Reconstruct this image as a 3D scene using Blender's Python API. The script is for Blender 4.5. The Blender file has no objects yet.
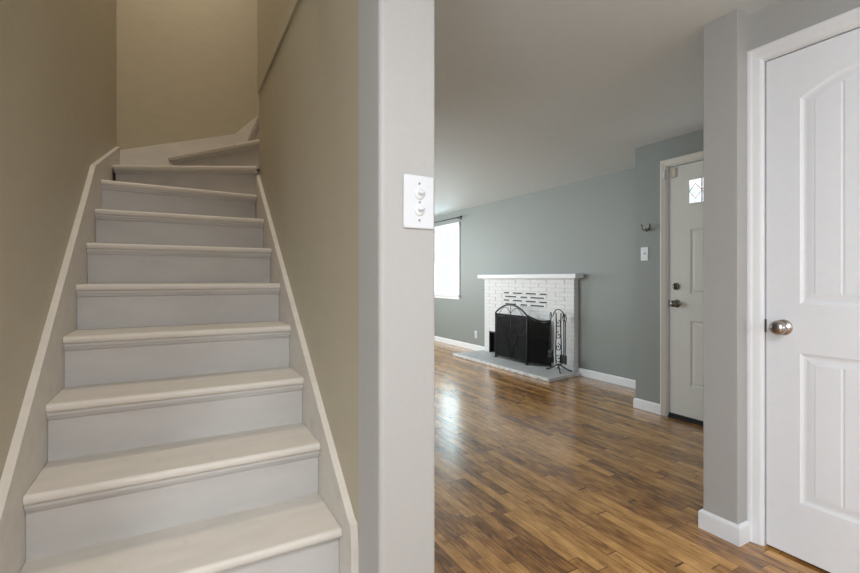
import bpy, bmesh, math, random
from mathutils import Vector, Matrix
random.seed(7)
S = bpy.context.scene
COL = S.collection
PI = math.pi

# ------------------------------------------------------------------ camera
YAW = math.radians(29.28)
CAMH = 1.1365
cd = bpy.data.cameras.new('camera'); cam = bpy.data.objects.new('camera', cd); COL.objects.link(cam)
cam.location = (0, 0, CAMH); cam.rotation_euler = (PI/2, 0, -YAW)
cd.sensor_width = 36; cd.lens = 450.0/860*36; cd.shift_y = -7.7/860; cd.clip_start = .05
S.camera = cam
# ------------------------------------------------------------------ world, exposure
S.view_settings.view_transform = 'Standard'; S.view_settings.look = 'None'
S.view_settings.gamma = 1; S.view_settings.use_curve_mapping = False
S.view_settings.exposure = 0.08
w = bpy.data.worlds.new('world'); S.world = w; w.use_nodes = True
wb = w.node_tree.nodes['Background']
wb.inputs[0].default_value = (.82, .92, 1, 1); wb.inputs[1].default_value = 1.2
# ------------------------------------------------------------------ window and room lights
def area(name, loc, rot, sx, sy, power, color):
    l = bpy.data.lights.new(name, 'AREA'); l.shape = 'RECTANGLE'; l.size = sx; l.size_y = sy
    l.energy = power; l.color = color
    o = bpy.data.objects.new(name, l); o.location = loc; o.rotation_euler = rot; COL.objects.link(o); return o
DAY = (.90, .965, 1.0); WARM = (1.0, .90, .78); NEU = (.95, .98, 1.0)
# behind the camera: daylight of the rear window
area('daylight_rear_window', (1.35, -2.62, 1.35), (PI/2, 0, 0), 1.5, 1.2, 24, NEU)
area('hall_fill_light', (-1.52, -1.1, 1.4), (PI/2, 0, -PI/2), 1.5, 1.2, 66, (.84, .93, 1.0))  # unseen window light, added to brighten the closet door and pillar
# living-room windows (added one in the far wall, left wall, fireplace wall)
area('far_fill_light', (2.3, 8.25, 1.45), (-PI/2, 0, 0), 1.8, 1.3, 70, DAY)  # unseen window light, added for cool daylight in the living room
area('daylight_left_window', (.42, 5.6, 1.45), (PI/2, 0, -PI/2), 2.2, 1.3, 76, DAY)
area('daylight_fireplace_window', (4.34, 6.88, 1.47), (PI/2, 0, PI/2), .8, 1.1, 14, (.70, .94, 1.0))
# upstairs
area('upstairs_hall_light', (.04, 2.5, 4.78), (0, 0, 0),   .5, .5, 29, WARM)

# ------------------------------------------------------------------ materials
def nt(name):
    m = bpy.data.materials.new(name); m.use_nodes = True
    return m, m.node_tree.nodes, m.node_tree.links, m.node_tree.nodes['Principled BSDF']
def plain(name, col, rough=.5, metal=0, spec=.5, emit=None):
    m, n, l, b = nt(name)
    b.inputs['Base Color'].default_value = (*col, 1); b.inputs['Roughness'].default_value = rough
    b.inputs['Metallic'].default_value = metal; b.inputs['Specular IOR Level'].default_value = spec
    return m
def textured(name, col, rough=.5, bump=.1, scale=8, var=.04, stretch=(1,1,1), spec=.4, detail=5, dirt=None, dirt_scale=5, metal=0, dmin=.6):
    m, n, l, b = nt(name)
    tc = n.new('ShaderNodeTexCoord'); mp = n.new('ShaderNodeMapping'); mp.inputs['Scale'].default_value = stretch
    l.new(tc.outputs['Object'], mp.inputs[0])
    nz = n.new('ShaderNodeTexNoise'); nz.inputs['Scale'].default_value = scale; nz.inputs['Detail'].default_value = detail
    l.new(mp.outputs[0], nz.inputs['Vector'])
    r = n.new('ShaderNodeMapRange'); r.inputs['From Min'].default_value = .3; r.inputs['From Max'].default_value = .7
    r.inputs['To Min'].default_value = 1-var; r.inputs['To Max'].default_value = 1+var
    l.new(nz.outputs['Fac'], r.inputs['Value'])
    mx = n.new('ShaderNodeVectorMath'); mx.operation = 'SCALE'; mx.inputs[0].default_value = col
    l.new(r.outputs[0], mx.inputs['Scale'])
    out = mx.outputs[0]
    if dirt:
        n2 = n.new('ShaderNodeTexNoise'); n2.inputs['Scale'].default_value = dirt_scale; n2.inputs['Detail'].default_value = 8
        n2.inputs['Roughness'].default_value = .7; l.new(tc.outputs['Object'], n2.inputs['Vector'])
        rr = n.new('ShaderNodeMapRange'); rr.inputs['From Min'].default_value = dmin; rr.inputs['From Max'].default_value = dmin+.15
        rr.inputs['To Max'].default_value = .55
        l.new(n2.outputs['Fac'], rr.inputs['Value'])
        mm = n.new('ShaderNodeMix'); mm.data_type = 'RGBA'; l.new(rr.outputs[0], mm.inputs[0])
        l.new(out, mm.inputs[6]); mm.inputs[7].default_value = (*dirt, 1); out = mm.outputs[2]
    l.new(out, b.inputs['Base Color'])
    bp = n.new('ShaderNodeBump'); bp.inputs['Strength'].default_value = bump; bp.inputs['Distance'].default_value = .01
    l.new(nz.outputs['Fac'], bp.inputs['Height']); l.new(bp.outputs[0], b.inputs['Normal'])
    b.inputs['Roughness'].default_value = rough; b.inputs['Specular IOR Level'].default_value = spec
    b.inputs['Metallic'].default_value = metal
    return m
M = {}
M['greige'] = textured('greige_wall_paint', (.44, .43, .415), .55, .08, 60, .015)
M['beige'] = textured('beige_stairwell_paint', (.44, .388, .285), .42, .13, 9, .03, (1, 1, 2.2))
M['grey'] = textured('grey_green_wall_paint', (.268, .288, .270), .5, .08, 50, .015)
M['ceiling'] = textured('ceiling_paint', (.69, .745, .76), .6, .10, 14, .015)
M['white'] = textured('white_trim_paint', (.83, .835, .85), .38, .03, 30, .01)
M['door'] = textured('white_door_paint', (.86, .87, .90), .38, .03, 30, .01)
M['entry_door'] = textured('entry_door_paint', (.74, .74, .69), .4, .03, 30, .01)
M['entry_casing'] = textured('cream_trim_paint', (.66, .63, .57), .4, .02, 30, .01)
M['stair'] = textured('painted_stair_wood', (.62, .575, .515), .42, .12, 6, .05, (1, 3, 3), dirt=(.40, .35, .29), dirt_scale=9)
M['riser'] = textured('shaded_riser_paint', (.50, .475, .45), .42, .12, 5, .05, (1, 3, 3), dirt=(.40, .37, .34), dirt_scale=6)  # stair paint darkened for risers; their weaker light is in the colour
M['brick'] = textured('white_painted_brick', (.74, .74, .73), .5, .5, 30, .05)
M['mortar'] = textured('painted_mortar', (.58, .58, .57), .8, .5, 60, .05)
M['hearth'] = textured('painted_hearth_stone', (.50, .51, .505), .45, .3, 12, .09, dirt=(.38, .38, .37), dirt_scale=10)
M['hearth_edge'] = textured('chipped_white_edge', (.78, .78, .77), .6, .6, 20, .08, dirt=(.06, .045, .03), dirt_scale=18, dmin=.53)
M['iron'] = textured('black_iron', (.016, .016, .017), .42, .1, 60, .2, spec=.5)
M['soot'] = plain('sooty_black', (.012, .012, .014), .8)
M['nickel'] = plain('brushed_nickel', (.46, .42, .39), .28, 1)
M['nickel_dark'] = plain('aged_nickel', (.20, .18, .16), .35, 1)
M['plastic'] = plain('white_plastic', (.69, .705, .73), .3)
M['ivory'] = plain('ivory_plastic', (.62, .57, .46), .4)
M['slot'] = plain('dark_slot', (.02, .02, .02), .7)
M['rubber'] = plain('black_rubber', (.012, .012, .012), .6)
def glass_mat():
    m, n, l, b = nt('clear_glass')
    n.remove(b); o = n['Material Output']
    t = n.new('ShaderNodeBsdfTransparent'); g = n.new('ShaderNodeBsdfGlossy'); g.inputs['Roughness'].default_value = .02
    mx = n.new('ShaderNodeMixShader'); mx.inputs[0].default_value = .05
    l.new(t.outputs[0], mx.inputs[1]); l.new(g.outputs[0], mx.inputs[2])
    l.new(mx.outputs[0], o.inputs[0]); return m
M['glass'] = glass_mat()
def mesh_mat():
    m, n, l, b = nt('black_wire_mesh')
    b.inputs['Base Color'].default_value = (.006, .006, .006, 1); b.inputs['Roughness'].default_value = .6; b.inputs['Specular IOR Level'].default_value = .12
    tc = n.new('ShaderNodeTexCoord'); sp = n.new('ShaderNodeSeparateXYZ'); l.new(tc.outputs['Object'], sp.inputs[0])
    outs = []
    for k in (1, 2):
        a = n.new('ShaderNodeMath'); a.operation = 'MULTIPLY'; a.inputs[1].default_value = 240; l.new(sp.outputs[k], a.inputs[0])
        f = n.new('ShaderNodeMath'); f.operation = 'FRACT'; l.new(a.outputs[0], f.inputs[0])
        g = n.new('ShaderNodeMath'); g.operation = 'LESS_THAN'; g.inputs[1].default_value = .80; l.new(f.outputs[0], g.inputs[0])
        outs.append(g)
    mx = n.new('ShaderNodeMath'); mx.operation = 'MAXIMUM'; l.new(outs[0].outputs[0], mx.inputs[0]); l.new(outs[1].outputs[0], mx.inputs[1])
    l.new(mx.outputs[0], b.inputs['Alpha']); return m
M['wire'] = mesh_mat()
def floor_mat():
    m, n, l, b = nt('strip_oak_floor')
    W = .057; LEN = .62
    def math_(op, a, c=None, d=None):
        q = n.new('ShaderNodeMath'); q.operation = op
        for i, v in enumerate((a, c, d)):
            if v is None: continue
            if isinstance(v, (int, float)): q.inputs[i].default_value = v
            else: l.new(v, q.inputs[i])
        return q.outputs[0]
    tc = n.new('ShaderNodeTexCoord'); sp = n.new('ShaderNodeSeparateXYZ'); l.new(tc.outputs['Object'], sp.inputs[0])
    X, Y = sp.outputs[0], sp.outputs[1]
    u = math_('DIVIDE', X, W); row = math_('FLOOR', u); fu = math_('FRACT', u)
    wn = n.new('ShaderNodeTexWhiteNoise'); wn.noise_dimensions = '1D'; l.new(row, wn.inputs['W'])
    v = math_('ADD', math_('DIVIDE', Y, LEN), math_('MULTIPLY', wn.outputs['Value'], 17.3))
    # irregular lengths: warp the run along each row
    v2 = math_('ADD', v, math_('MULTIPLY', math_('SINE', math_('ADD', math_('MULTIPLY', v, 2.1), math_('MULTIPLY', wn.outputs['Value'], 40))), .33))
    idx = math_('FLOOR', v2); fv = math_('FRACT', v2)
    cb = n.new('ShaderNodeCombineXYZ'); l.new(row, cb.inputs[0]); l.new(idx, cb.inputs[1])
    w2 = n.new('ShaderNodeTexWhiteNoise'); w2.noise_dimensions = '3D'; l.new(cb.outputs[0], w2.inputs['Vector'])
    # grain, shifted per board
    cv = n.new('ShaderNodeCombineXYZ')
    l.new(math_('ADD', math_('MULTIPLY', X, 60), math_('MULTIPLY', w2.outputs['Value'], 91)), cv.inputs[0])
    l.new(math_('MULTIPLY', Y, 7), cv.inputs[1]); l.new(math_('MULTIPLY', w2.outputs['Value'], 37), cv.inputs[2])
    g = n.new('ShaderNodeTexNoise'); g.inputs['Scale'].default_value = 1.0; g.inputs['Detail'].default_value = 7; g.inputs['Roughness'].default_value = .62
    g.inputs['Distortion'].default_value = 1.1
    l.new(cv.outputs[0], g.inputs['Vector'])
    cv2 = n.new('ShaderNodeCombineXYZ')
    l.new(math_('ADD', math_('MULTIPLY', X, 16), math_('MULTIPLY', w2.outputs['Value'], 50)), cv2.inputs[0])
    l.new(math_('MULTIPLY', Y, 5), cv2.inputs[1])
    g2 = n.new('ShaderNodeTexNoise'); g2.inputs['Scale'].default_value = 1.6; g2.inputs['Detail'].default_value = 3
    l.new(cv2.outputs[0], g2.inputs['Vector'])
    fac = math_('ADD', math_('MULTIPLY', w2.outputs['Value'], .42), math_('ADD', math_('MULTIPLY', g.outputs['Fac'], .80), math_('MULTIPLY', g2.outputs['Fac'], .75)))
    fac = math_('SUBTRACT', fac, .41)
    cr = n.new('ShaderNodeValToRGB'); l.new(fac, cr.inputs[0])
    e = cr.color_ramp.elements
    e[0].position = .10; e[0].color = (.075, .033, .009, 1)
    e[1].position = .92; e[1].color = (.76, .42, .142, 1)
    x = e.new(.35); x.color = (.24, .104, .029, 1)
    x = e.new(.58); x.color = (.48, .237, .070, 1)
    cv3 = n.new('ShaderNodeCombineXYZ'); l.new(math_('ADD', math_('MULTIPLY', X, 30), math_('MULTIPLY', w2.outputs['Value'], 77)), cv3.inputs[0]); l.new(math_('MULTIPLY', Y, 11), cv3.inputs[1])
    g3 = n.new('ShaderNodeTexNoise'); g3.inputs['Scale'].default_value = 1; g3.inputs['Detail'].default_value = 4; g3.inputs['Roughness'].default_value = .7; l.new(cv3.outputs[0], g3.inputs['Vector'])
    kr = n.new('ShaderNodeMapRange'); kr.inputs['From Min'].default_value = .60; kr.inputs['From Max'].default_value = .72; kr.inputs['To Max'].default_value = .75
    l.new(g3.outputs['Fac'], kr.inputs['Value'])
    km = n.new('ShaderNodeMix'); km.data_type = 'RGBA'; l.new(kr.outputs[0], km.inputs[0]); l.new(cr.outputs[0], km.inputs[6]); km.inputs[7].default_value = (.07, .028, .008, 1)
    gap = math_('MAXIMUM', math_('LESS_THAN', fu, .045), math_('LESS_THAN', fv, .005))
    mm = n.new('ShaderNodeMix'); mm.data_type = 'RGBA'; l.new(math_('MULTIPLY', gap, .75), mm.inputs[0])
    l.new(km.outputs[2], mm.inputs[6]); mm.inputs[7].default_value = (.02, .01, .005, 1)
    l.new(mm.outputs[2], b.inputs['Base Color'])
    b.inputs['Roughness'].default_value = .23; b.inputs['Specular IOR Level'].default_value = .25; b.inputs['Coat Weight'].default_value = .7; b.inputs['Coat Roughness'].default_value = .2
    wv = n.new('ShaderNodeTexNoise'); wv.inputs['Scale'].default_value = 9; wv.inputs['Detail'].default_value = 2
    l.new(tc.outputs['Object'], wv.inputs['Vector'])
    h = math_('SUBTRACT', math_('ADD', math_('MULTIPLY', wv.outputs['Fac'], .35), math_('MULTIPLY', w2.outputs['Value'], .03)), math_('MULTIPLY', gap, .25))
    bp = n.new('ShaderNodeBump'); bp.inputs['Strength'].default_value = .4; bp.inputs['Distance'].default_value = .005; l.new(bp.outputs[0], b.inputs['Coat Normal'])
    l.new(h, bp.inputs['Height']); l.new(bp.outputs[0], b.inputs['Normal'])
    return m
M['floor'] = floor_mat()

# ------------------------------------------------------------------ helpers
def bx(bm, x0, x1, y0, y1, z0, z1, bev=0, seg=2):
    t = bmesh.new(); bmesh.ops.create_cube(t, size=1)
    for v in t.verts: v.co = Vector(((x0+x1)/2+v.co.x*(x1-x0), (y0+y1)/2+v.co.y*(y1-y0), (z0+z1)/2+v.co.z*(z1-z0)))
    if bev: bmesh.ops.bevel(t, geom=t.edges[:], offset=bev, segments=seg, affect='EDGES', profile=.5)
    merge(bm, t); return bm
def merge(bm, t, mat=None):
    if mat is not None: bmesh.ops.transform(t, matrix=mat, verts=t.verts)
    me = bpy.data.meshes.new('tmp'); t.to_mesh(me); t.free(); bm.from_mesh(me); bpy.data.meshes.remove(me)
def prism(bm, pts, fn, a, b, bev=0):
    """outline pts (2D) swept from a to b; fn(p, q, s) -> 3D"""
    t = bmesh.new()
    A = [t.verts.new(fn(p[0], p[1], a)) for p in pts]; B = [t.verts.new(fn(p[0], p[1], b)) for p in pts]
    t.faces.new(A); t.faces.new(B[::-1]); n = len(pts)
    for i in range(n): t.faces.new((A[i], B[i], B[(i+1) % n], A[(i+1) % n]))
    bmesh.ops.recalc_face_normals(t, faces=t.faces)
    if bev: bmesh.ops.bevel(t, geom=t.edges[:], offset=bev, segments=2, affect='EDGES')
    merge(bm, t); return bm
def tube(bm, pts, r, seg=10, closed=False):
    pts = [Vector(p) for p in pts]; n = len(pts); t = bmesh.new(); rings = []
    up = None
    for i, p in enumerate(pts):
        if closed: d = pts[(i+1) % n]-pts[i-1]
        else: d = pts[min(i+1, n-1)]-pts[max(i-1, 0)]
        d.normalize()
        if up is None: up = d.orthogonal().normalized()
        up = (up-d*up.dot(d)).normalized(); s = d.cross(up)
        rr = r[i] if isinstance(r, (list, tuple)) else r
        rings.append([t.verts.new(p+(up*math.cos(2*PI*k/seg)+s*math.sin(2*PI*k/seg))*rr) for k in range(seg)])
    for i in range(n if closed else n-1):
        a, b = rings[i], rings[(i+1) % n]
        for k in range(seg): t.faces.new((a[k], a[(k+1) % seg], b[(k+1) % seg], b[k]))
    if not closed: t.faces.new(rings[0][::-1]); t.faces.new(rings[-1])
    for f in t.faces: f.smooth = True
    merge(bm, t); return bm
def lathe(bm, prof, org, axis, seg=28):
    """prof: (radius, distance along axis)"""
    axis = Vector(axis).normalized(); u = axis.orthogonal().normalized(); v = axis.cross(u); org = Vector(org)
    t = bmesh.new(); rings = []
    for r, h in prof:
        if r < 1e-6: rings.append([t.verts.new(org+axis*h)])
        else: rings.append([t.verts.new(org+axis*h+(u*math.cos(2*PI*k/seg)+v*math.sin(2*PI*k/seg))*r) for k in range(seg)])
    for a, b in zip(rings, rings[1:]):
        for k in range(seg):
            k2 = (k+1) % seg
            if len(a) == 1 and len(b) == 1: break
            if len(a) == 1: t.faces.new((a[0], b[k2], b[k]))
            elif len(b) == 1: t.faces.new((a[k], a[k2], b[0]))
            else: t.faces.new((a[k], a[k2], b[k2], b[k]))
    bmesh.ops.recalc_face_normals(t, faces=t.faces)
    for f in t.faces: f.smooth = True
    merge(bm, t); return bm
def obj(name, bm, mat, parent=None, label=None):
    me = bpy.data.meshes.new(name); bmesh.ops.recalc_face_normals(bm, faces=bm.faces); bm.to_mesh(me); bm.free()
    o = bpy.data.objects.new(name, me); COL.objects.link(o); me.materials.append(mat if not isinstance(mat, str) else M[mat])
    if parent is not None:
        o.parent = parent; o.matrix_parent_inverse = Matrix.Translation(-parent.location) if parent.type == 'EMPTY' else Matrix()
    if label: o['label'] = label
    return o
def thing(name, label, cat, loc, group=None):
    o = bpy.data.objects.new(name, None); COL.objects.link(o); o.location = loc; o.empty_display_size = .1
    o['label'] = label; o['category'] = cat
    if group: o['group'] = group
    return o
def tag(o, label, cat, group=None):
    o['label'] = label; o['category'] = cat
    if group: o['group'] = group
    return o
def struct(name, bm, mat, label=None, cat=None):
    o = obj(name, bm, mat); o['kind'] = 'structure'
    if label: o['label'] = label
    if cat: o['category'] = cat
    return o
N = bmesh.new

# ------------------------------------------------------------------ key planes
CZ = 2.29; UPZ = 2.55; TOPZ = 4.84
SL, SR = -.3467, .4233        # skirt faces
WL, WR = -.3667, .4450        # stairwell walls
PY = 1.05; PX = .605          # pillar face, living-room side of the stair wall
PEND = 2.98; BACK = 3.75
FX, EX, CX, KX = 4.14, 3.53, 2.179, 2.090   # fireplace wall, entry wall, closet wall, column face
FARY = 8.2; REAR = -2.6; HL = -1.5

# ------------------------------------------------------------------ shell
struct('floor', bx(N(), HL-.1, 4.4, REAR-.15, FARY+.15, -.06, 0), 'floor', 'honey and dark brown narrow strip oak floor, glossy', 'floor')
b = N()
bx(b, HL-.1, 4.4, REAR-.15, 1.7, CZ, UPZ)
bx(b, HL-.1, WL-.12, 1.7, FARY+.15, CZ, UPZ)
bx(b, WR+.06, 4.4, 1.7, PEND+.06, CZ, UPZ)
bx(b, 1.1, 4.4, PEND+.06, BACK+.06, CZ, UPZ)
bx(b, WL-.12, 4.4, BACK+.06, FARY+.15, CZ, UPZ)
struct('ceiling', b, 'ceiling', 'white plaster ceiling over hall and living room', 'ceiling')
# stairwell walls
struct('wall_stair_left', bx(N(), WL-.12, WL, 1.05, BACK+.12, 0, TOPZ), 'beige')
b = bx(N(), WL, 1.1, BACK, BACK+.12, 0, TOPZ); bx(b, 1.1, 2.5, BACK, BACK+.12, UPZ-.01, TOPZ)
struct('wall_stair_back', b, 'beige')
b = bx(N(), WR, PX-.03, 1.2025, PEND, 0, CZ+.0)
struct('wall_stair_right', b, 'beige')
b = bx(N(), WR-.010, PX-.02, 1.70, PEND+.004, CZ+.006, TOPZ)
bx(b, PX-.02, 2.5, PEND-.10, PEND+.004, UPZ, TOPZ)
bx(b, WL, WR-.010, 1.62, 1.70, UPZ, TOPZ)
struct('wall_upper_stair', b, 'beige')
struct('wall_upstairs_end', bx(N(), 2.5, 2.6, PEND-.1, BACK+.12, UPZ, TOPZ), 'beige')
struct('ceiling_upstairs', bx(N(), WL-.12, 2.6, 1.62, BACK+.12, TOPZ, TOPZ+.1), 'ceiling')
# wall end (pillar) with softly rounded corner
pts = []
R_ = .014
def arc(cx, cy, a0, a1, r, n=6): return [(cx+r*math.cos(a0+(a1-a0)*i/n), cy+r*math.sin(a0+(a1-a0)*i/n)) for i in range(n+1)]
x0 = WR-.001
pts = [(x0, 1.2025)]+arc(x0+R_, PY+R_, PI, 1.5*PI, R_)+arc(PX-.006, PY+.006, 1.5*PI, 2*PI, .006)+[(PX, 1.2025)]
struct('wall_pillar', prism(N(), pts, lambda p, q, s: (p, q, s), 0, CZ), 'greige')
b = N()
bx(b, PX-.03, PX, 1.2025, PEND+.004, 0, CZ); bx(b, PX-.03, PX, BACK+.12, 4.6, 0, CZ); bx(b, PX-.03, PX, 6.7, FARY, 0, CZ)
bx(b, PX-.03, PX, 4.6, 6.7, 0, .8); bx(b, PX-.03, PX, 4.6, 6.7, 2.1, CZ)
struct('wall_left', b, 'grey')
struct('wall_stair_enclosure', bx(bx(N(), PX-.03, 1.1, PEND+.004, PEND+.06, 0, CZ), 1.02, 1.1, PEND+.06, BACK, 0, UPZ-.04), 'grey')
# rear hall
b = N(); bx(b, HL, .6, REAR-.12, REAR, 0, CZ); bx(b, 2.1, 2.3, REAR-.12, REAR, 0, CZ); bx(b, .6, 2.1, REAR-.12, REAR, 0, .75); bx(b, .6, 2.1, REAR-.12, REAR, 1.95, CZ)
struct('wall_rear', b, 'greige')
b = bx(N(), HL-.1, HL, REAR-.12, -1.85, 0, CZ); bx(b, HL-.1, HL, -.35, 1.17, 0, CZ); bx(b, HL-.1, HL, -1.85, -.35, 0, .8); bx(b, HL-.1, HL, -1.85, -.35, 2.0, CZ); bx(b, HL, WL-.12, 1.05, 1.17, 0, CZ)
struct('wall_hall_left', b, 'greige')
# closet wall (door opening Y .195 .. .975, z .. 2.065)
b = N()
bx(b, CX, CX+.12, .975, 1.06, 0, CZ); bx(b, CX, CX+.12, REAR, .19, 0, CZ); bx(b, CX, CX+.12, .19, .975, 2.064, CZ)
struct('wall_right', b, 'greige')
struct('wall_column', bx(N(), KX, EX+.12, 1.035, 1.181, 0, CZ, .004), 'greige')
struct('wall_closet_back', bx(N(), CX+.7, CX+.8, REAR, 1.035, 0, CZ), 'greige')
# entry wall (door opening Y 1.36 .. 2.262)
b = N()
bx(b, EX, EX+.12, 1.181, 1.35, 0, CZ); bx(b, EX, EX+.12, 2.285, 2.58, 0, CZ); bx(b, EX, EX+.12, 1.35, 2.285, 2.062, CZ)
bx(b, EX+.12, FX+.12, 2.46, 2.58, 0, CZ)
struct('wall_entry', b, 'grey')
# fireplace wall with window Y 6.405..7.36, z .855..2.03
WY0, WY1, WZ0, WZ1 = 6.405, 7.36, .862, 2.035
b = N()
bx(b, FX, FX+.14, 2.58, WY0, 0, CZ); bx(b, FX, FX+.14, WY1, FARY, 0, CZ)
bx(b, FX, FX+.14, WY0, WY1, 0, WZ0); bx(b, FX, FX+.14, WY0, WY1, WZ1, CZ)
struct('wall_fireplace', b, 'grey')
b = N(); bx(b, PX-.03, 1.4, FARY, FARY+.12, 0, CZ); bx(b, 3.2, FX+.14, FARY, FARY+.12, 0, CZ)
bx(b, 1.4, 3.2, FARY, FARY+.12, 0, .8); bx(b, 1.4, 3.2, FARY, FARY+.12, 2.1, CZ)
struct('wall_far', b, 'grey')

# ------------------------------------------------------------------ baseboards
BP = [(0, 0), (.014, 0), (.014, .070), (.0125, .077), (.008, .082), (.005, .085), (0, .085)]
def base_path(name, path):          # path: (x, y, outward dx, dy)
    b = N(); rings = [[b.verts.new((x+dx*p, y+dy*p, q)) for p, q in BP] for x, y, dx, dy in path]
    for r0, r1 in zip(rings, rings[1:]):
        for i in range(len(BP)): b.faces.new((r0[i], r0[(i+1) % len(BP)], r1[(i+1) % len(BP)], r1[i]))
    b.faces.new(rings[0]); b.faces.new(rings[-1][::-1])
    struct(name, b, 'white')
base_path('baseboard_fireplace_right', [(FX, 2.60, -1, 0), (FX, 3.781, -1, 0)])
base_path('baseboard_fireplace_left', [(FX, 5.567, -1, 0), (FX, FARY, -1, 0)])
base_path('baseboard_entry', [(EX, 2.325, -1, 0), (EX, 2.58, -1, 1), (FX, 2.58, 0, 1)])
base_path('baseboard_column', [(CX-.001, 1.035, 0, -1), (KX, 1.035, -1, -1), (KX, 1.181, -1, 1), (EX, 1.181, 0, 1)])
base_path('baseboard_left', [(PX, PY, 1, 0), (PX, PEND, 1, 0)])

# ------------------------------------------------------------------ casings
CP = [(0, 0), (.060, 0), (.060, .016), (.052, .019), (.044, .018), (.036, .015), (.022, .0135), (.014, .012), (.008, .010), (.004, .006), (0, .004)]
def casing(name, X, ya, yb, zt, mat='white', wd=.060):
    """opening ya<yb on a wall facing -X, head at zt; mitred colonial profile, thick edge outside"""
    b = N(); t = b
    path = [((yb, 0), (1, 0)), ((yb, zt), (1, 1)), ((ya, zt), (-1, 1)), ((ya, 0), (-1, 0))]
    rings = []
    for (y, z), (oy, oz) in path:
        rings.append([t.verts.new((X-h, y+oy*a*wd/.06, z+oz*a*wd/.06)) for a, h in CP])
    n = len(CP)
    for r0, r1 in zip(rings, rings[1:]):
        for i in range(n): t.faces.new((r0[i], r0[(i+1) % n], r1[(i+1) % n], r1[i]))
    t.faces.new(rings[0]); t.faces.new(rings[-1][::-1])
    return struct(name, b, mat)
casing('trim_1', CX, .19, .976, 2.066)
casing('trim_2', EX, 1.345, 2.283, 2.064, 'entry_casing', .055)
# jambs with stops
def jamb(name, X, ya, yb, zt, depth=.12, stop=.045, slab_d=.0):
    b = N()
    bx(b, X-.002, X+depth, yb-.0, yb+.004, 0, zt+.004); bx(b, X-.002, X+depth, ya-.004, ya, 0, zt+.004); bx(b, X-.002, X+depth, ya, yb, zt, zt+.004)
    bx(b, X+slab_d+.036, X+depth, yb-.012, yb, 0, zt); bx(b, X+slab_d+.036, X+depth, ya, ya+.012, 0, zt); bx(b, X+slab_d+.036, X+depth, ya, yb, zt-.012, zt)
    struct(name, b, 'white')
jamb('trim_3', CX, .19, .974, 2.061)
jamb('trim_4', EX, 1.35, 2.281, 2.058, slab_d=.015)

# ------------------------------------------------------------------ raised-panel door slabs
def panel_loop(bm, loops, mat=None):
    for a, c in zip(loops, loops[1:]):
        n = len(a)
        for i in range(n): bm.faces.new((a[i], a[(i+1) % n], c[(i+1) % n], c[i]))
def offset(poly, d):
    """inset a convex-ish CCW 2D polygon by d"""
    n = len(poly); out = []
    for i in range(n):
        p0, p1, p2 = Vector(poly[i-1]), Vector(poly[i]), Vector(poly[(i+1) % n])
        e1 = (p1-p0).normalized(); e2 = (p2-p1).normalized()
        n1 = Vector((-e1.y, e1.x)); n2 = Vector((-e2.y, e2.x)); m = (n1+n2)
        m = m/max(.2, m.dot(n1)) if m.length > 1e-6 else n1
        out.append(tuple(p1+m*d))
    return out
def slab(X, y0, y1, z0, z1, th, panels, prof, groove=None):
    """door slab facing -X, panel outlines cut as moulded recesses. panels: CCW polys in (y,z)"""
    b = N()
    # front sheet: triangulate slab outline with holes
    edges = []
    outer = [b.verts.new((X, y, z)) for y, z in ((y0, z0), (y1, z0), (y1, z1), (y0, z1))]
    for i in range(4): edges.append(b.edges.new((outer[i], outer[(i+1) % 4])))
    allp = []
    for P in panels:
        loops = []
        for d, dep in prof:
            Q = offset(P, d) if d else P
            loops.append([b.verts.new((X+dep, y, z)) for y, z in Q])
        n = len(P)
        for i in range(n):
            edges.append(b.edges.new((loops[0][i], loops[0][(i+1) % n])))
        allp.append(loops)
    bmesh.ops.triangle_fill(b, use_beauty=True, use_dissolve=False, edges=edges)
    for loops in allp:
        panel_loop(b, loops); b.faces.new(loops[-1])
    back = [b.verts.new((X+th, y, z)) for y, z in ((y0, z0), (y1, z0), (y1, z1), (y0, z1))]
    b.faces.new(back)
    for i in range(4): b.faces.new((outer[i], outer[(i+1) % 4], back[(i+1) % 4], back[i]))
    return b
PROF = [(0, 0), (.004, .0025), (.012, .0055), (.020, .006), (.030, .0045), (.040, .0035)]
DY0, DY1 = .195, .968
pa, pb = DY0+.118, DY1-.118
def arch(zb, zs, rise, n=18):
    p = [(pa, zb), (pb, zb), (pb, zs)]
    for i in range(1, n):
        t = i/n; y = pb+(pa-pb)*t; p.append((y, zs+rise*math.sin(PI*t)**.85 if False else zs+rise*(1-(2*t-1)**2)))
    p.append((pa, zs)); return p
P1 = arch(1.035, 1.862, .085)
P2 = [(pa, .235), (pb, .235), (pb, .838), (pa, .838)]
d1 = struct('door_1', slab(CX+.001, DY0, DY1, .012, 2.056, .035, [P1, P2], PROF), 'door', 'white two panel closet door with arched upper panel and nickel knob', 'door')
# v-grooves of the plank panels: slim raised planks inside each panel
def planks(z0, ztop):
    b = N(); a0, a1 = pa+.044, pb-.044; n = 5; wdt = (a1-a0)/n
    for i in range(n):
        ya, yb = a0+i*wdt+.0025, a0+(i+1)*wdt-.0025
        pts = [(ya, z0), (yb, z0), (yb, ztop(yb)), ((ya+yb)/2, ztop((ya+yb)/2)), (ya, ztop(ya))]
        X = CX+.0045
        t = bmesh.new()
        A = [t.verts.new((X, y, z)) for y, z in pts]
        c = [(min(max(y, ya+.003), yb-.003), z) for y, z in pts]
        B = [t.verts.new((X-.002, y, z)) for y, z in c]
        t.faces.new(B)
        for k in range(5): t.faces.new((A[k], A[(k+1) % 5], B[(k+1) % 5], B[k]))
        merge(b, t)
    return b
top1 = lambda y: 1.862-.044+.085*(1-(2*(y-pa)/(pb-pa)-1)**2)
obj('door_panel', planks(1.035+.042, top1), 'door', d1)
obj('door_panel', planks(.235+.042, lambda y: .838-.042), 'door', d1)
KZ = .937; KY = .905
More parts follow.
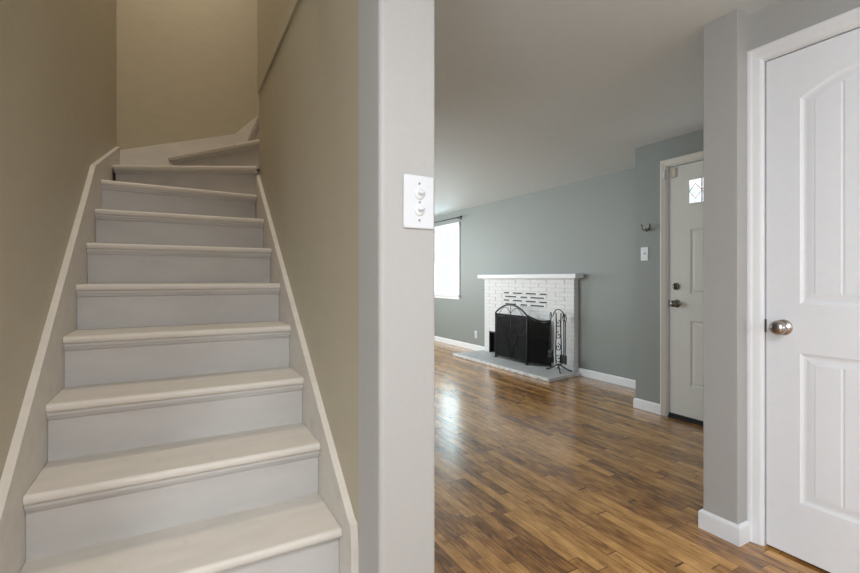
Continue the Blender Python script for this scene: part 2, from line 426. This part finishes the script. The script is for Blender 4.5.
def knob(parent, X, y, z, mat, r=.030, name='door_knob', egg=True):
    b = N()
    lathe(b, [(0, 0), (.032, 0), (.0325, .003), (.030, .007), (.018, .010), (.0125, .013), (.0115, .026), (.014, .031),
              (r*.75, .035), (r*.97, .043), (r, .050), (r*.93, .058), (r*.70, .065), (r*.35, .0685), (0, .0695)], (X, y, z), (-1, 0, 0))
    return obj(name, b, mat, parent)
knob(d1, CX, KY, KZ, 'nickel')
obj('latch_plate', bx(N(), CX-.004, CX+.010, DY1-.002, DY1+.0045, KZ-.028, KZ+.028, .001), 'nickel_dark', d1, 'dark metal latch plate at door edge')

# front door
G0, G1 = 1.355, 2.277; DXE = EX+.014
ps, pm = .175, .075
mid = (G0+G1)/2
def rect(a, c, d, e): return [(a, d), (c, d), (c, e), (a, e)]
PP = []
for (a, c) in ((G0+ps, mid-pm/2), (mid+pm/2, G1-ps)):
    PP.append(rect(a, c, .281, .803)); PP.append(rect(a, c, 1.016, 1.53))
LITE = rect(G0+ps-.01, G1-ps+.005, 1.735, 1.917)
b = slab(DXE, G0, G1, .035, 2.053, .04, PP, [(0, 0), (.008, .007), (.018, .0085), (.030, .002), (.034, .0015)])
d2 = struct('door_2', b, 'entry_door', 'grey white entry door with small decorative lite, deadbolt and knob', 'door')
y0, y1 = G0+ps-.01, G1-ps+.005
b = N()
bx(b, DXE-.010, DXE+.002, y0-.012, y1+.012, 1.917, 1.931, .003); bx(b, DXE-.010, DXE+.002, y0-.012, y1+.012, 1.721, 1.735, .003)
bx(b, DXE-.010, DXE+.002, y0-.012, y0, 1.735, 1.917, .003); bx(b, DXE-.010, DXE+.002, y1, y1+.012, 1.735, 1.917, .003)
lf = obj('lite_frame', b, 'entry_door', d2)
def glowing_glass():
    m, n, l, bb = nt('glowing_leaded_glass')
    tc = n.new('ShaderNodeTexCoord'); v = n.new('ShaderNodeTexNoise'); v.inputs['Scale'].default_value = 22; v.inputs['Detail'].default_value = 3
    l.new(tc.outputs['Object'], v.inputs['Vector']); cr = n.new('ShaderNodeValToRGB'); l.new(v.outputs['Fac'], cr.inputs[0])
    cr.color_ramp.elements[0].position = .40; cr.color_ramp.elements[0].color = (.55, .68, .74, 1)
    cr.color_ramp.elements[1].position = .56; cr.color_ramp.elements[1].color = (1, 1, 1, 1)
    bb.inputs['Base Color'].default_value = (.5, .5, .5, 1); l.new(cr.outputs[0], bb.inputs['Emission Color']); bb.inputs['Emission Strength'].default_value = 1.1  # daylight through the lite is put in as the pane's own glow
    bb.inputs['Roughness'].default_value = .1
    return m
pane = obj('glass_pane', bx(N(), DXE-.003, DXE-.001, y0, y1, 1.735, 1.917), glowing_glass(), lf)
b = N()
for k in range(1, 6):
    y = y0+(y1-y0)*k/6; tube(b, [(DXE-.004, y, 1.735), (DXE-.004, y, 1.917)], .004, 6)
for k in range(6):
    c = y0+(y1-y0)*(k+.5)/6; h = (y1-y0)/12
    tube(b, [(DXE-.004, c-h, 1.826), (DXE-.004, c, 1.885), (DXE-.004, c+h, 1.826), (DXE-.004, c, 1.767)], .003, 6, True)
obj('came', b, M['nickel_dark'], lf)
def zat(y, d): return CAMH-(y-278.8)*d/450
knob(d2, DXE, 2.212, .935, 'nickel_dark', .027)
b = N(); lathe(b, [(0, 0), (.029, 0), (.029, .006), (.024, .016), (.018, .019), (0, .020)], (DXE, 2.218, 1.075), (-1, 0, 0))
bx(b, DXE-.036, DXE-.016, 2.215, 2.221, 1.058, 1.092, .002)
obj('deadbolt', b, 'nickel_dark', d2, 'dark nickel deadbolt with thumb turn')
obj('latch_plate', bx(N(), DXE-.003, DXE+.01, 2.2755, 2.281, .905, .965, .001), 'nickel_dark', d2)
obj('door_sweep', bx(N(), DXE-.006, DXE+.03, G0, G1, .012, .036, .002), 'rubber', d2, 'black rubber sweep under the entry door')
struct('trim_5', bx(N(), EX-.004, EX+.12, 1.35, 2.281, 0, .012, .003), 'rubber', 'dark metal threshold under the entry door')

# ------------------------------------------------------------------ window on the fireplace wall
def window_wall_x():
    b = N(); X = FX
    # jamb liner
    bx(b, X, X+.13, WY0-.004, WY0+.012, WZ0, WZ1); bx(b, X, X+.13, WY1-.012, WY1+.004, WZ0, WZ1)
    bx(b, X, X+.13, WY0, WY1, WZ1-.012, WZ1+.004); bx(b, X+.02, X+.13, WY0, WY1, WZ0-.004, WZ0+.012)
    root = struct('window_1', b, 'white', 'white double hung window with grilles beside the fireplace', 'window')
    b = N()
    bx(b, X-.018, X, WY0-.058, WY0, WZ0, WZ1+.058, .003); bx(b, X-.018, X, WY1, WY1+.058, WZ0, WZ1+.058, .003)
    bx(b, X-.020, X, WY0-.058, WY1+.058, WZ1, WZ1+.058, .003)
    obj('window_frame', b, 'white', root)
    b = bx(N(), X-.050, X+.02, WY0-.075, WY1+.075, WZ0-.024, WZ0, .004); bx(b, X-.016, X, WY0-.058, WY1+.058, WZ0-.075, WZ0-.024, .003)
    obj('window_sill', b, 'white', root)
    zm = 1.43
    for nm, xa, za, zb in (('upper_sash', X+.075, zm-.02, WZ1-.012), ('lower_sash', X+.040, WZ0+.012, zm+.02)):
        b = N(); s = .036; a, c = WY0+.012, WY1-.012
        bx(b, xa, xa+.03, a, a+s, za, zb, .003); bx(b, xa, xa+.03, c-s, c, za, zb, .003)
        bx(b, xa+.001, xa+.029, a+s, c-s, zb-s, zb, .003); bx(b, xa+.001, xa+.029, a+s, c-s, za, za+s+.006, .003)
        ss = obj('window_sash', b, 'white', root)
        g = N()
        for k in (1, 2):
            y = a+s+(c-a-2*s)*k/3; bx(g, xa+.010, xa+.018, y-.010, y+.010, za+s, zb-s, .001)
        z = (za+zb)/2; bx(g, xa+.0095, xa+.0185, a+s, c-s, z-.010, z+.010, .001)
        obj('muntin', g, 'white', ss)
        obj('glass_pane', bx(N(), xa+.013, xa+.015, a+s-.003, c-s+.003, za+s-.003, zb-s+.003), 'glass', ss)
    b = bx(N(), X+.03, X+.045, WY0+.40, WY0+.50, zm+.02, zm+.032, .002)
    obj('sash_lock', b, 'white', root)
window_wall_x()
def plain_window(n, fn, a0, a1, z0, z1):
    """out-of-frame windows that light the rooms: frame and muntins"""
    b = N()
    def q(a, c, d, e): fn(b, a, c, d, e)
    q(a0, a0+.05, z0, z1); q(a1-.05, a1, z0, z1); q(a0, a1, z1-.05, z1); q(a0, a1, z0, z0+.05); m_ = (a0+a1)/2; q(m_-.02, m_+.02, z0, z1)
    q(a0, a1, (z0+z1)/2-.015, (z0+z1)/2+.015)
    struct('window_%d' % n, b, 'white')
plain_window(2, lambda b, a, c, d, e: bx(b, PX-.03, PX+.01, a, c, d, e), 4.6, 6.7, .8, 2.1)
plain_window(3, lambda b, a, c, d, e: bx(b, a, c, FARY-.01, FARY+.03, d, e), 1.4, 3.2, .8, 2.1)  # unseen far window, added to go with its fill light
plain_window(4, lambda b, a, c, d, e: bx(b, a, c, REAR-.03, REAR+.01, d, e), .6, 2.1, .75, 1.95)
plain_window(5, lambda b, a, c, d, e: bx(b, HL-.03, HL+.01, a, c, d, e), -1.85, -.35, .8, 2.0)  # unseen hall window, added as the source of the hall fill
# curtain rod
t = thing('curtain_rod', 'thin black curtain rod with round finial above the white window', 'curtain rod', (FX, 6.88, 2.15))
b = tube(N(), [(FX-.075, 6.22, 2.158), (FX-.075, 7.55, 2.158)], .008, 10)
obj('rod', b, 'iron', t)
b = lathe(N(), [(0, 0), (.008, .0), (.014, .006), (.019, .016), (.017, .028), (.008, .036), (0, .038)], (FX-.075, 6.225, 2.158), (0, -1, 0), 16)
obj('finial', b, 'iron', t)
for y in (6.32, 7.45):
    b = tube(N(), [(FX-.002, y, 2.150), (FX-.07, y, 2.145), (FX-.075, y, 2.150)], .005, 8); bx(b, FX-.006, FX, y-.012, y+.012, 2.12, 2.18, .002)
    obj('bracket', b, 'iron', t)

# ------------------------------------------------------------------ staircase
T = .179
def ny(k): return 1.5126+.2293*(k-3)      # nosing line of step k
def tz(k): return .578+T*(k-3)
st = thing('staircase', 'off white painted wooden staircase with winders turning right at the top', 'staircase', (0, 1.1, 0))
def tread_poly(poly, z, th=.027):
    """poly CCW 2D, first edge is the nosing"""
    b = N(); t = bmesh.new()
    A = [t.verts.new((x, y, z-th)) for x, y in poly]; B = [t.verts.new((x, y, z)) for x, y in poly]
    t.faces.new(A[::-1]); t.faces.new(B); n = len(poly)
    for i in range(n): t.faces.new((A[i], A[(i+1) % n], B[(i+1) % n], B[i]))
    t.edges.ensure_lookup_table()
    e = [x for x in t.edges if set(x.verts) in ({A[0], A[1]}, {B[0], B[1]})]
    bmesh.ops.bevel(t, geom=e, offset=.0125, segments=5, affect='EDGES', profile=.5)
    for f in t.faces: f.smooth = False
    merge(b, t); return b
def strip(bm, p, q, back0, back1, z0, z1):
    p = Vector(p); q = Vector(q); d = (q-p).normalized(); nn = Vector((-d.y, d.x))
    pts = [p+nn*back0, q+nn*back0, q+nn*back1, p+nn*back1]
    prism(bm, [tuple(v) for v in pts], lambda a, c, s: (a, c, s), z0, z1)
def step(p, q, poly, z):
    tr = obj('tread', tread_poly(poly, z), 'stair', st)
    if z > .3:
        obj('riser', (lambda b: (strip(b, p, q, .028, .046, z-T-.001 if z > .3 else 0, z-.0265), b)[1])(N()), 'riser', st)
    b = N(); strip(b, p, q, .010, .028, z-.037, z-.027); strip(b, p, q, .018, .028, z-.047, z-.037)
    obj('scotia_moulding', b, 'riser', tr)
XL, XR = SL+.001, SR-.001
for k in range(1, 10):
    y = ny(k); z = tz(k); yb = ny(k+1)+.045
    yl = y-.0; 
    if k == 9: yl = 2.862; y = 2.925; yb = 3.0
    p, q = (XL, yl), (XR, y)
    ybl = {8: 2.862+.045, 9: 3.33+.05}.get(k, yb)
    ybr = {8: 2.95, 9: 2.977}.get(k, yb)
    if k == 1:
        z = .218 if True else z
        tr = obj('tread', tread_poly([p, q, (XR, yb), (XL, yb)], z), 'stair', st)
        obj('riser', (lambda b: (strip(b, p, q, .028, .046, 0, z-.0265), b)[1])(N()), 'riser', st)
    elif k == 2:
        tr = obj('tread', tread_poly([p, q, (XR, yb), (XL, yb)], z), 'stair', st)
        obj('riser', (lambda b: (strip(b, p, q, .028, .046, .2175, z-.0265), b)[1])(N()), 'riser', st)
    else: step(p, q, [p, q, (XR, ybr), (XL, ybl)], z)
# winders
BY = BACK-.02
step((XL, 3.33), (XR, 2.932), [(XL, 3.33), (XR, 2.932), (WR-.001, 3.05), (.0, BY-.001), (XL, BY-.001)], tz(10))
step((-.062, BY-.001), (WR-.001, 2.965), [(-.062, BY-.001), (WR-.001, 2.965), (.52, 3.02), (.55, BY-.001)], tz(11))
step((.455, BY-.001), (.450, 2.99), [(.455, BY-.001), (.450, 2.99), (.73, 2.99), (.73, BY-.001)], tz(12))
step((.68, BY-.001), (.68, 2.99), [(.68, BY-.001), (.68, 2.99), (.95, 2.99), (.95, BY-.001)], tz(13))
step((.90, BY-.001), (.90, 2.99), [(.90, BY-.001), (.90, 2.99), (1.015, 2.99), (1.015, BY-.001)], tz(14)-.002)
struct('floor_upstairs', bx(N(), 1.016, 2.5, PEND+.004, BACK, UPZ-.03, UPZ), 'stair')
# skirts
def rs(y): return 1.585+.78*(y-2.69)
pts = [(1.204, 0), (1.204, .38), (1.214, rs(1.225)), (1.235, rs(1.235)), (2.95, rs(2.93)), (2.976, rs(2.93)+.02), (2.976, 1.2), (2.6, 1.2), (1.6, 0)]
sk = obj('skirt_board', prism(N(), pts, lambda p, q, s: (s, p, q), SR, WR-.0005), 'stair', st)
def ls(y): return rs(y)+.045
pts = [(1.06, 0), (1.06, ls(1.06)-.006), (2.69, 1.676), (3.745, 2.036), (3.745, 1.3), (2.6, 1.2), (1.6, 0)]
sk = obj('skirt_board', prism(N(), pts, lambda p, q, s: (s, p, q), WL+.0005, SL), 'stair', st)
# rounded cap along the left skirt
b = N()
cap = [(1.06, ls(1.06)-.006), (2.69, 1.676), (3.728, 2.032)]
for (a, za), (c, zc) in zip(cap, cap[1:]):
    prism(b, [(a, za), (c, zc), (c, zc+.009), (a, za+.009)], lambda p, q, s: (s, p, q), WL+.0005, SL+.001)
obj('skirt_cap', b, M['stair'], sk, None)
pts = [(SL, 1.8), (SL, 2.019), (.383, 2.244), (.502, 2.371), (.93, 2.74), (1.015, 2.76), (1.015, 2.5), (.6, 1.9), (.1, 1.8)]
obj('skirt_board', prism(N(), pts, lambda p, q, s: (p, s, q), BY, BACK-.0005), 'stair', st)

# ------------------------------------------------------------------ hall light switch on the pillar
X0, X1 = .520, .606
def switch_plate_y():
    t = thing('light_switch', 'white oversized plate with two stacked toggles on the wall end', 'light switch', (.553, PY, 1.30))
    za, zb = 1.268, 1.408
    b = bx(N(), .508, .598, PY-.007, PY, za, zb, .004, 3)
    obj('wall_plate', b, 'plastic', t)
    cz = 1.338; cx = .553
    for dz in (.0215, -.0215):
        b = N(); lathe(b, [(0, 0), (.0150, 0), (.0150, .009), (.0135, .0105), (0, .0105)], (cx, PY, cz+dz), (0, -1, 0), 28)
        o = obj('switch_body', b, 'plastic', t)
        b = N(); tube(b, [(cx-.004, PY-.010, cz+dz), (cx+.007, PY-.021, cz+dz+.003)], [.0042, .0030], 10)
        obj('toggle', b, 'plastic', o)
    for dz in (.048, -.048, 0):
        b = lathe(N(), [(0, 0), (.003, 0), (.0028, .0012), (0, .0015)], (cx, PY-.007, cz+dz), (0, -1, 0), 12)
        bx(b, cx-.0025, cx+.0025, PY-.0088, PY-.0083, cz+dz-.0004, cz+dz+.0004)
        obj('screw', b, 'nickel', t)
switch_plate_y()
# entry switch
def small_plate_x(name, label, cat, X, y, z, kind):
    t = thing(name, label, cat, (X, y, z))
    obj('wall_plate', bx(N(), X-.006, X, y-.035, y+.035, z-.058, z+.058, .003), 'plastic', t)
    if kind == 'switch':
        obj('toggle', tube(N(), [(X-.004, y, z), (X-.017, y, z+.008)], [.006, .004], 8), 'plastic', t)
    else:
        for dz in (.02, -.02):
            s = obj('socket', lathe(N(), [(0, 0), (.0165, 0), (.0165, .003), (0, .003)], (X-.006, y, z+dz), (-1, 0, 0), 20), 'plastic', t)
            b = bx(N(), X-.0094, X-.009, y-.007, y-.0055, z+dz-.004, z+dz+.005); bx(b, X-.0094, X-.009, y+.0055, y+.007, z+dz-.004, z+dz+.005)
            obj('slot', b, 'slot', s)
    for dz in ((.03, -.03) if kind == 'switch' else (0,)):
        obj('screw', lathe(N(), [(0, 0), (.003, 0), (.0025, .001), (0, .0013)], (X-.006, y, z+dz), (-1, 0, 0), 10), 'nickel', t)
small_plate_x('light_switch', 'small white toggle switch on grey wall beside the entry door', 'light switch', EX, 2.49, 1.352, 'switch')
small_plate_x('wall_outlet', 'white electrical outlet low on grey wall left of the fireplace', 'outlet', FX, 5.885, .25, 'outlet')
# coat hook
t = thing('coat_hook', 'brushed metal double coat hook on grey wall above the switch', 'coat hook', (EX, 2.46, 1.575))
hy = 2.452
b = bx(N(), EX-.005, EX, hy-.012, hy+.012, 1.55, 1.61, .002)
obj('back_plate', b, 'nickel_dark', t)
for s in (-1, 1):
    b = N(); P = []
    for i in range(12):
        a = i/11; P.append((EX-.004-.045*math.sin(a*PI*.62), hy+s*(.006+.030*a), 1.575-.025*math.sin(a*PI)+.022*a*a))
    tube(b, P, .0045, 8); lathe(b, [(0, -.006), (.006, -.004), (.0085, 0), (.006, .004), (0, .006)], P[-1], (0, 0, 1), 12)
    obj('hook', b, 'nickel_dark', t)
b = N(); tube(b, [(EX-.004, hy, 1.56), (EX-.03, hy, 1.543), (EX-.045, hy, 1.552), (EX-.05, hy, 1.57)], .0045, 8)
obj('hook', b, 'nickel_dark', t)
# door sensor
t = thing('door_sensor', 'small white alarm contact at upper corner of the entry door', 'door sensor', (EX, 2.24, 1.98))
obj('sensor_body', bx(N(), EX-.034, EX-.017, 2.286, 2.306, 1.955, 2.035, .003), 'plastic', t)
obj('magnet', bx(N(), DXE-.014, DXE, 2.215, 2.258, 1.965, 2.045, .003), 'ivory', t, 'cream plastic magnet block')

# ------------------------------------------------------------------ fireplace
FY0, FY1, FF = 3.788, 5.56, 4.066
OY0, OY1, OZ = 4.20, 5.437, .356
fp = thing('fireplace', 'white painted brick fireplace with wooden mantel on the grey wall', 'fireplace', (FX-.04, (FY0+FY1)/2, 0))
CH = .0512; BL = .30; HZ = .040
b = N()
bb = FF+.004
bx(b, bb, FX-.001, OY1, FY1-.003, HZ+.0015, 1.13); bx(b, bb, FX-.001, FY0+.003, OY0, HZ+.0015, 1.13); bx(b, bb, FX-.001, OY0, OY1, OZ, 1.13)
obj('mortar', b, 'mortar', fp)
bk = N(); rnd = random.Random(3)
for r in range(22):
    z0 = HZ+r*CH-.039; z1 = z0+CH-.003
    if z1 < HZ+.006: continue
    if r == 21: z1 = 1.13
    off = (r % 2)*BL/2
    y = FY0-off
    while y < FY1:
        a, c = max(y, FY0)+.004, min(y+BL, FY1)-.004; y += BL
        if c-a < .02: continue
        segs = [(a, c)]
        if z0 < OZ-.01:
            segs = [(s0, s1) for s0, s1 in ((a, min(c, OY0)), (max(a, OY1), c)) if s1-s0 > .015]
        for s0, s1 in segs:
            j = rnd.uniform(-.0015, .0015)
            bx(bk, FF+j, bb+.004, s0, s1, max(z0, HZ+.0015), z1, .0018, 1)
    # returns on both sides
    for Y, sgn in ((FY0, -1), (FY1, 1)):
        bx(bk, FF+.0005, FX-.001, min(Y, Y-sgn*.006)+.0, max(Y, Y-sgn*.006), max(z0, HZ+.0015), z1, .0015, 1)
obj('brick_face', bk, 'brick', fp)
b = N()
ROWZ = (.939, .888, .836, .785)
def ypx(px):
    r = (px-430)/450; c, s = math.cos(YAW), math.sin(YAW); return FF*(c-r*s)/(s+r*c)
for i, z in enumerate(ROWZ):
    for a, c in (((504, 508.6), (513, 521.7), (526, 535.7), (539.8, 546.7)) if i % 2 == 0 else ((505.5, 516), (520.7, 527), (531, 544))):
        bx(b, FF-.0030, FF+.006, ypx(c), ypx(a), z-.008, z+.008)  # dark strips stand in for the shade inside the gaps
obj('vent_slot_shade', b, 'slot', fp, 'rows of dark strips for the shaded vent slots between bricks')
# firebox
b = N()
bx(b, FX-.004, FX-.0015, OY0, OY1, HZ+.0015, OZ); bx(b, FF+.010, FX-.002, OY1-.004, OY1, HZ+.0015, OZ); bx(b, FF+.010, FX-.002, OY0, OY0+.004, HZ+.0015, OZ); bx(b, FF+.01, FX-.002, OY0, OY1, OZ-.004, OZ)
o = obj('firebox', b, 'soot', fp, 'sooty black firebox opening')
b = N(); 
bx(b, FF-.006, FF+.012, OY1-.022, OY1, HZ+.0015, OZ, .002); bx(b, FF-.006, FF+.012, OY0, OY0+.022, HZ+.0015, OZ, .002); bx(b, FF-.006, FF+.012, OY0, OY1, OZ-.022, OZ, .002)
obj('firebox_frame', b, 'iron', fp)
# mantel
b = N()
bx(b, 4.0, FX-.001, 3.706, 5.65, 1.143, 1.196, .004); bx(b, 4.045, FX-.001, 3.76, 5.585, 1.131, 1.143, .002)
obj('mantel', b, 'white', fp)
# hearth with chipped nosing
b = N()
rn = random.Random(11)
prism(b, [(3.548, 3.672), (FX-.0005, 3.765), (FX-.0005, 5.64), (3.548, 5.64)], lambda p, q, s: (p, q, s), .001, HZ, .003)
hs = tag(obj('hearth', b, 'hearth'), 'low grey hearth slab with chipped white edge on the wood floor', 'hearth')
def irregular(y_or_x0, y1, n, horiz):
    pts = []
    return pts
b = N()
ys = [3.665+(5.64-3.665)*i/60 for i in range(61)]
t = bmesh.new(); lo = []
prev = None
for i, y in enumerate(ys):
    dz = rn.choice((0, 0, 0, .003, .012)) if 0 < i < 60 else 0
    dx = rn.uniform(-.003, .003)
    ring = [t.verts.new((3.547+dx, y, .002+dz)), t.verts.new((3.551, y, .002+dz)), t.verts.new((3.551, y, HZ+.0015)), t.verts.new((3.541+dx, y, HZ+.001)), t.verts.new((3.540+dx, y, HZ-.010))]
    if prev:
        for k in range(5): t.faces.new((prev[k], prev[(k+1) % 5], ring[(k+1) % 5], ring[k]))
    else: t.faces.new(ring[::-1])
    prev = ring
t.faces.new(prev)
merge(b, t)
prism(b, [(3.545, 3.663), (FX-.002, 3.756), (FX-.002, 3.768), (3.545, 3.675)], lambda p, q, s: (p, q, s), .002, HZ+.001)
obj('hearth_edge', b, 'hearth_edge', hs, 'white edge with chipped paint')

# ------------------------------------------------------------------ folding screen
sc = thing('fireplace_screen', 'black arched folding mesh screen standing on the hearth', 'fireplace screen', (3.885, 4.70, HZ))
def panel_xy(P, Q, topf, name, barz, n=24, deco=True):
    P = Vector((*P, 0)); Q = Vector((*Q, 0)); W_ = (Q-P).length; d = (Q-P)/W_; z0 = HZ+.004
    at = lambda u, z: P+d*(u*W_)+Vector((0, 0, z))
    root = N()
    tube(root, [at(0, z0)]+[at(i/n, topf(i/n)) for i in range(n+1)]+[at(1, z0)], .0115, 8)
    tube(root, [at(0, z0+.022), at(1, z0+.022)], .008, 8)
    fr = obj(name, root, 'iron', sc)
    b = N(); tube(b, [at(0, barz(0)), at(.5, barz(.5)), at(1, barz(1))], .005, 6)
    if deco:
        # scrolls and arcs over the mesh and in the arch
        for u0, u1 in ((.12, .52), (.48, .88)):
            tube(b, [at(u0+(u1-u0)*i/14, barz(.5)+.095*math.sin(PI*i/14)) for i in range(15)], .0035, 6)
        tube(b, [at(.5, z0+.02), at(.5, topf(.5))], .004, 6)
    obj('scrollwork', b, 'iron', fr)
    t = bmesh.new(); cols = []
    for i in range(n+1):
        u = i/n; cols.append((t.verts.new(at(u, z0+.022)), t.verts.new(at(u, barz(u)))))
    for a, c in zip(cols, cols[1:]): t.faces.new((a[0], c[0], c[1], a[1]))
    b = N(); merge(b, t); m = obj('wire_mesh', b, 'wire', fr)
    return at
A_, B_ = (3.90, 5.065), (3.875, 4.387)
at = panel_xy(A_, B_, lambda u: .665+.125*math.sin(PI*u)**.85, 'centre_panel', lambda u: .655)
# curly ornaments on the centre mesh
b = N()
def spiral(bm, fn, cu, cz, r0, turns, s=1, r=.003, a0=0):
    P = []
    for i in range(int(14*turns)+1):
        a = i/14*2*PI; rr = r0*(1-i/(14*turns+3)); P.append(fn(cu+s*rr*math.cos(a+a0), cz+rr*math.sin(a+a0)))
    tube(bm, P, r, 6)
fn = lambda u, z: at(u, z)+Vector((-.006, 0, 0))
for s in (-1, 1):
    spiral(b, lambda u, z: fn(.5+(u), z), s*.16, .44, .07, 1.4, s); spiral(b, lambda u, z: fn(.5+(u), z), s*.16, .28, .07, 1.4, s, a0=PI)
    tube(b, [fn(.5+s*(.05+.35*i/10), .12+.42*(i/10)**.6) for i in range(11)], .0035, 6)
obj('mesh_ornament', b, 'iron', sc)
panel_xy(B_, (4.030, 4.135), lambda u: .672-.055*math.sin(PI*min(1, u*1.1)/2)-.02*math.sin(PI*u), 'side_panel', lambda u: .655-.055*math.sin(PI*min(1, u*1.1)/2)-.02*math.sin(PI*u), deco=False)
panel_xy((3.905, 5.055), (4.035, 4.79), lambda u: .60, 'side_panel', lambda u: .585, deco=False)
for y, x in ((5.065, 3.90), (4.387, 3.875)):
    obj('foot', bx(N(), x-.03, x+.03, y-.008, y+.008, HZ+.001, HZ+.009, .002), 'iron', sc)

# ------------------------------------------------------------------ fire tools on a scrolled stand
tx, ty = 3.955, 3.925
ts = thing('tool_stand', 'black wrought iron fire tool stand with scrolls right of the screen', 'tool stand', (tx, ty, HZ))
b = N()
for s in (-1, 1):
    pt = [(tx, ty+s*(.040+.005*math.sin(i/12*PI*2)), HZ+.07+.62*i/12) for i in range(13)]
    tube(b, pt, .0068, 8)
tube(b, [(tx, ty-.040, HZ+.07), (tx, ty+.040, HZ+.07)], .006, 8)
obj('upright', b, 'iron', ts)
b = N()
P = [(tx, ty-.080*math.cos(PI*i/16), HZ+.66+.07*math.sin(PI*i/16)) for i in range(17)]
tube(b, P, .006, 8)
for s in (-1, 1): tube(b, [(tx-.0, ty+s*.080, HZ+.66), (tx-.012, ty+s*.088, HZ+.64), (tx-.02, ty+s*.10, HZ+.65), (tx-.02, ty+s*.104, HZ+.67)], .0045, 8)
obj('handle', b, 'iron', ts)
b = N()
fz = lambda u, z: (tx-.004, ty+u, z)
for cz, s in ((.56, 1), (.42, -1), (.28, 1), (.14, -1)):
    b = N(); spiral(b, fz, s*.004, HZ+cz, .048, 1.3, s, .0052, a0=PI/2)
    obj('scroll', b, 'iron', ts)
for dx, dy in ((-.10, -.125), (-.065, .125), (.09, -.115), (.085, .10)):
    P = [(tx+dx*a, ty+dy*a, HZ+.0085+.075*(1-a)**1.3*(1) + .02*math.sin(PI*a)*0) for a in [i/10 for i in range(11)]]
    P.append((tx+dx*1.06, ty+dy*1.06, HZ+.014))
    b = tube(N(), P, .0078, 8); obj('leg', b, 'iron', ts)
def tool(name, label, x, y, top, bottom, build):
    t = thing(name, label, name.replace('_', ' '), (x, y, bottom), 'fire tools hanging on the stand')
    b = tube(N(), [(x, y, bottom), (x, y, top-.10)], .0056, 8); obj('shaft', b, 'iron', t)
    P = [(x, y+.016*math.sin(PI*i/10), top-.10+.10*i/10) for i in range(11)]; P2 = [(x, y-.016*math.sin(PI*i/10), top-.10+.10*i/10) for i in range(11)]
    b = tube(N(), P, .004, 8); tube(b, P2, .004, 8)
    for a in (-.7, .7): tube(b, [(x+a*.02*math.sin(PI*i/10), y, top-.10+.10*i/10) for i in range(11)], .004, 8)
    obj('tool_handle', b, 'iron', t)
    build(t, x, y, bottom)
def shovel(t, x, y, z):
    b = N()
    bx(b, x-.004, x+.002, y-.045, y+.045, z-.10, z+.0, .0015); bx(b, x-.020, x-.002, y-.045, y-.040, z-.10, z-.0, .001); bx(b, x-.020, x-.002, y+.040, y+.045, z-.10, z-.0, .001); bx(b, x-.020, x-.002, y-.045, y+.045, z-.005, z+.0, .001)
    obj('blade', b, 'iron', t)
def brush(t, x, y, z):
    b = N(); bx(b, x-.012, x+.012, y-.035, y+.035, z-.01, z+.03, .003); obj('brush_head', b, 'iron', t)
    b = N(); r = random.Random(5)
    for i in range(90):
        u, v = r.uniform(-.011, .011), r.uniform(-.033, .033)
        tube(b, [(x+u, y+v, z-.008), (x+u*1.5, y+v*1.25, z-.11+r.uniform(-.01, .01))], .0016, 4)
    obj('bristles', b, 'iron', t)
def poker(t, x, y, z):
    b = tube(N(), [(x, y, z), (x, y, z-.10), (x, y, z-.14)], [.0042, .0042, .001], 8); tube(b, [(x, y, z-.05), (x, y+.02, z-.07), (x, y+.03, z-.055)], [.004, .003, .001], 8); obj('poker_tip', b, 'iron', t)
tool('fireplace_shovel', 'black shovel hanging at right of the tool stand', tx-.022, ty-.105, .735, .245, shovel)
tool('fireplace_brush', 'black bristle brush hanging at left of the tool stand', tx-.022, ty+.105, .735, .245, brush)
tool('fireplace_poker', 'slim black poker hanging behind the tool stand', tx+.035, ty-.075, .715, .25, poker)

# ------------------------------------------------------------------ ceiling lamp of the hall, behind the camera
t = thing('ceiling_lamp', 'frosted flush ceiling lamp in the hall behind the viewpoint', 'ceiling lamp', (.15, -.50, CZ))
lathe_b = lathe(N(), [(0, 0), (.16, 0), (.16, .02), (.15, .025), (0, .025)], (.15, -.50, CZ-.001), (0, 0, -1)); obj('lamp_base', lathe_b, 'nickel', t)
m, n, l, bb = nt('lit_frosted_glass'); bb.inputs['Emission Color'].default_value = (1, .92, .82, 1); bb.inputs['Emission Strength'].default_value = 4
obj('lamp_shade', lathe(N(), [(.145, .0255), (.14, .05), (.10, .075), (.05, .085), (0, .087)], (.15, -.50, CZ-.001), (0, 0, -1)), m, t)
la = bpy.data.lights.new('ceiling_lamp_light', 'AREA'); la.shape = 'DISK'; la.size = .26; la.energy = 30; la.color = (.96, .97, 1.0)
lo = bpy.data.objects.new('ceiling_lamp_light', la); lo.location = (.15, -.50, CZ-.095); COL.objects.link(lo)
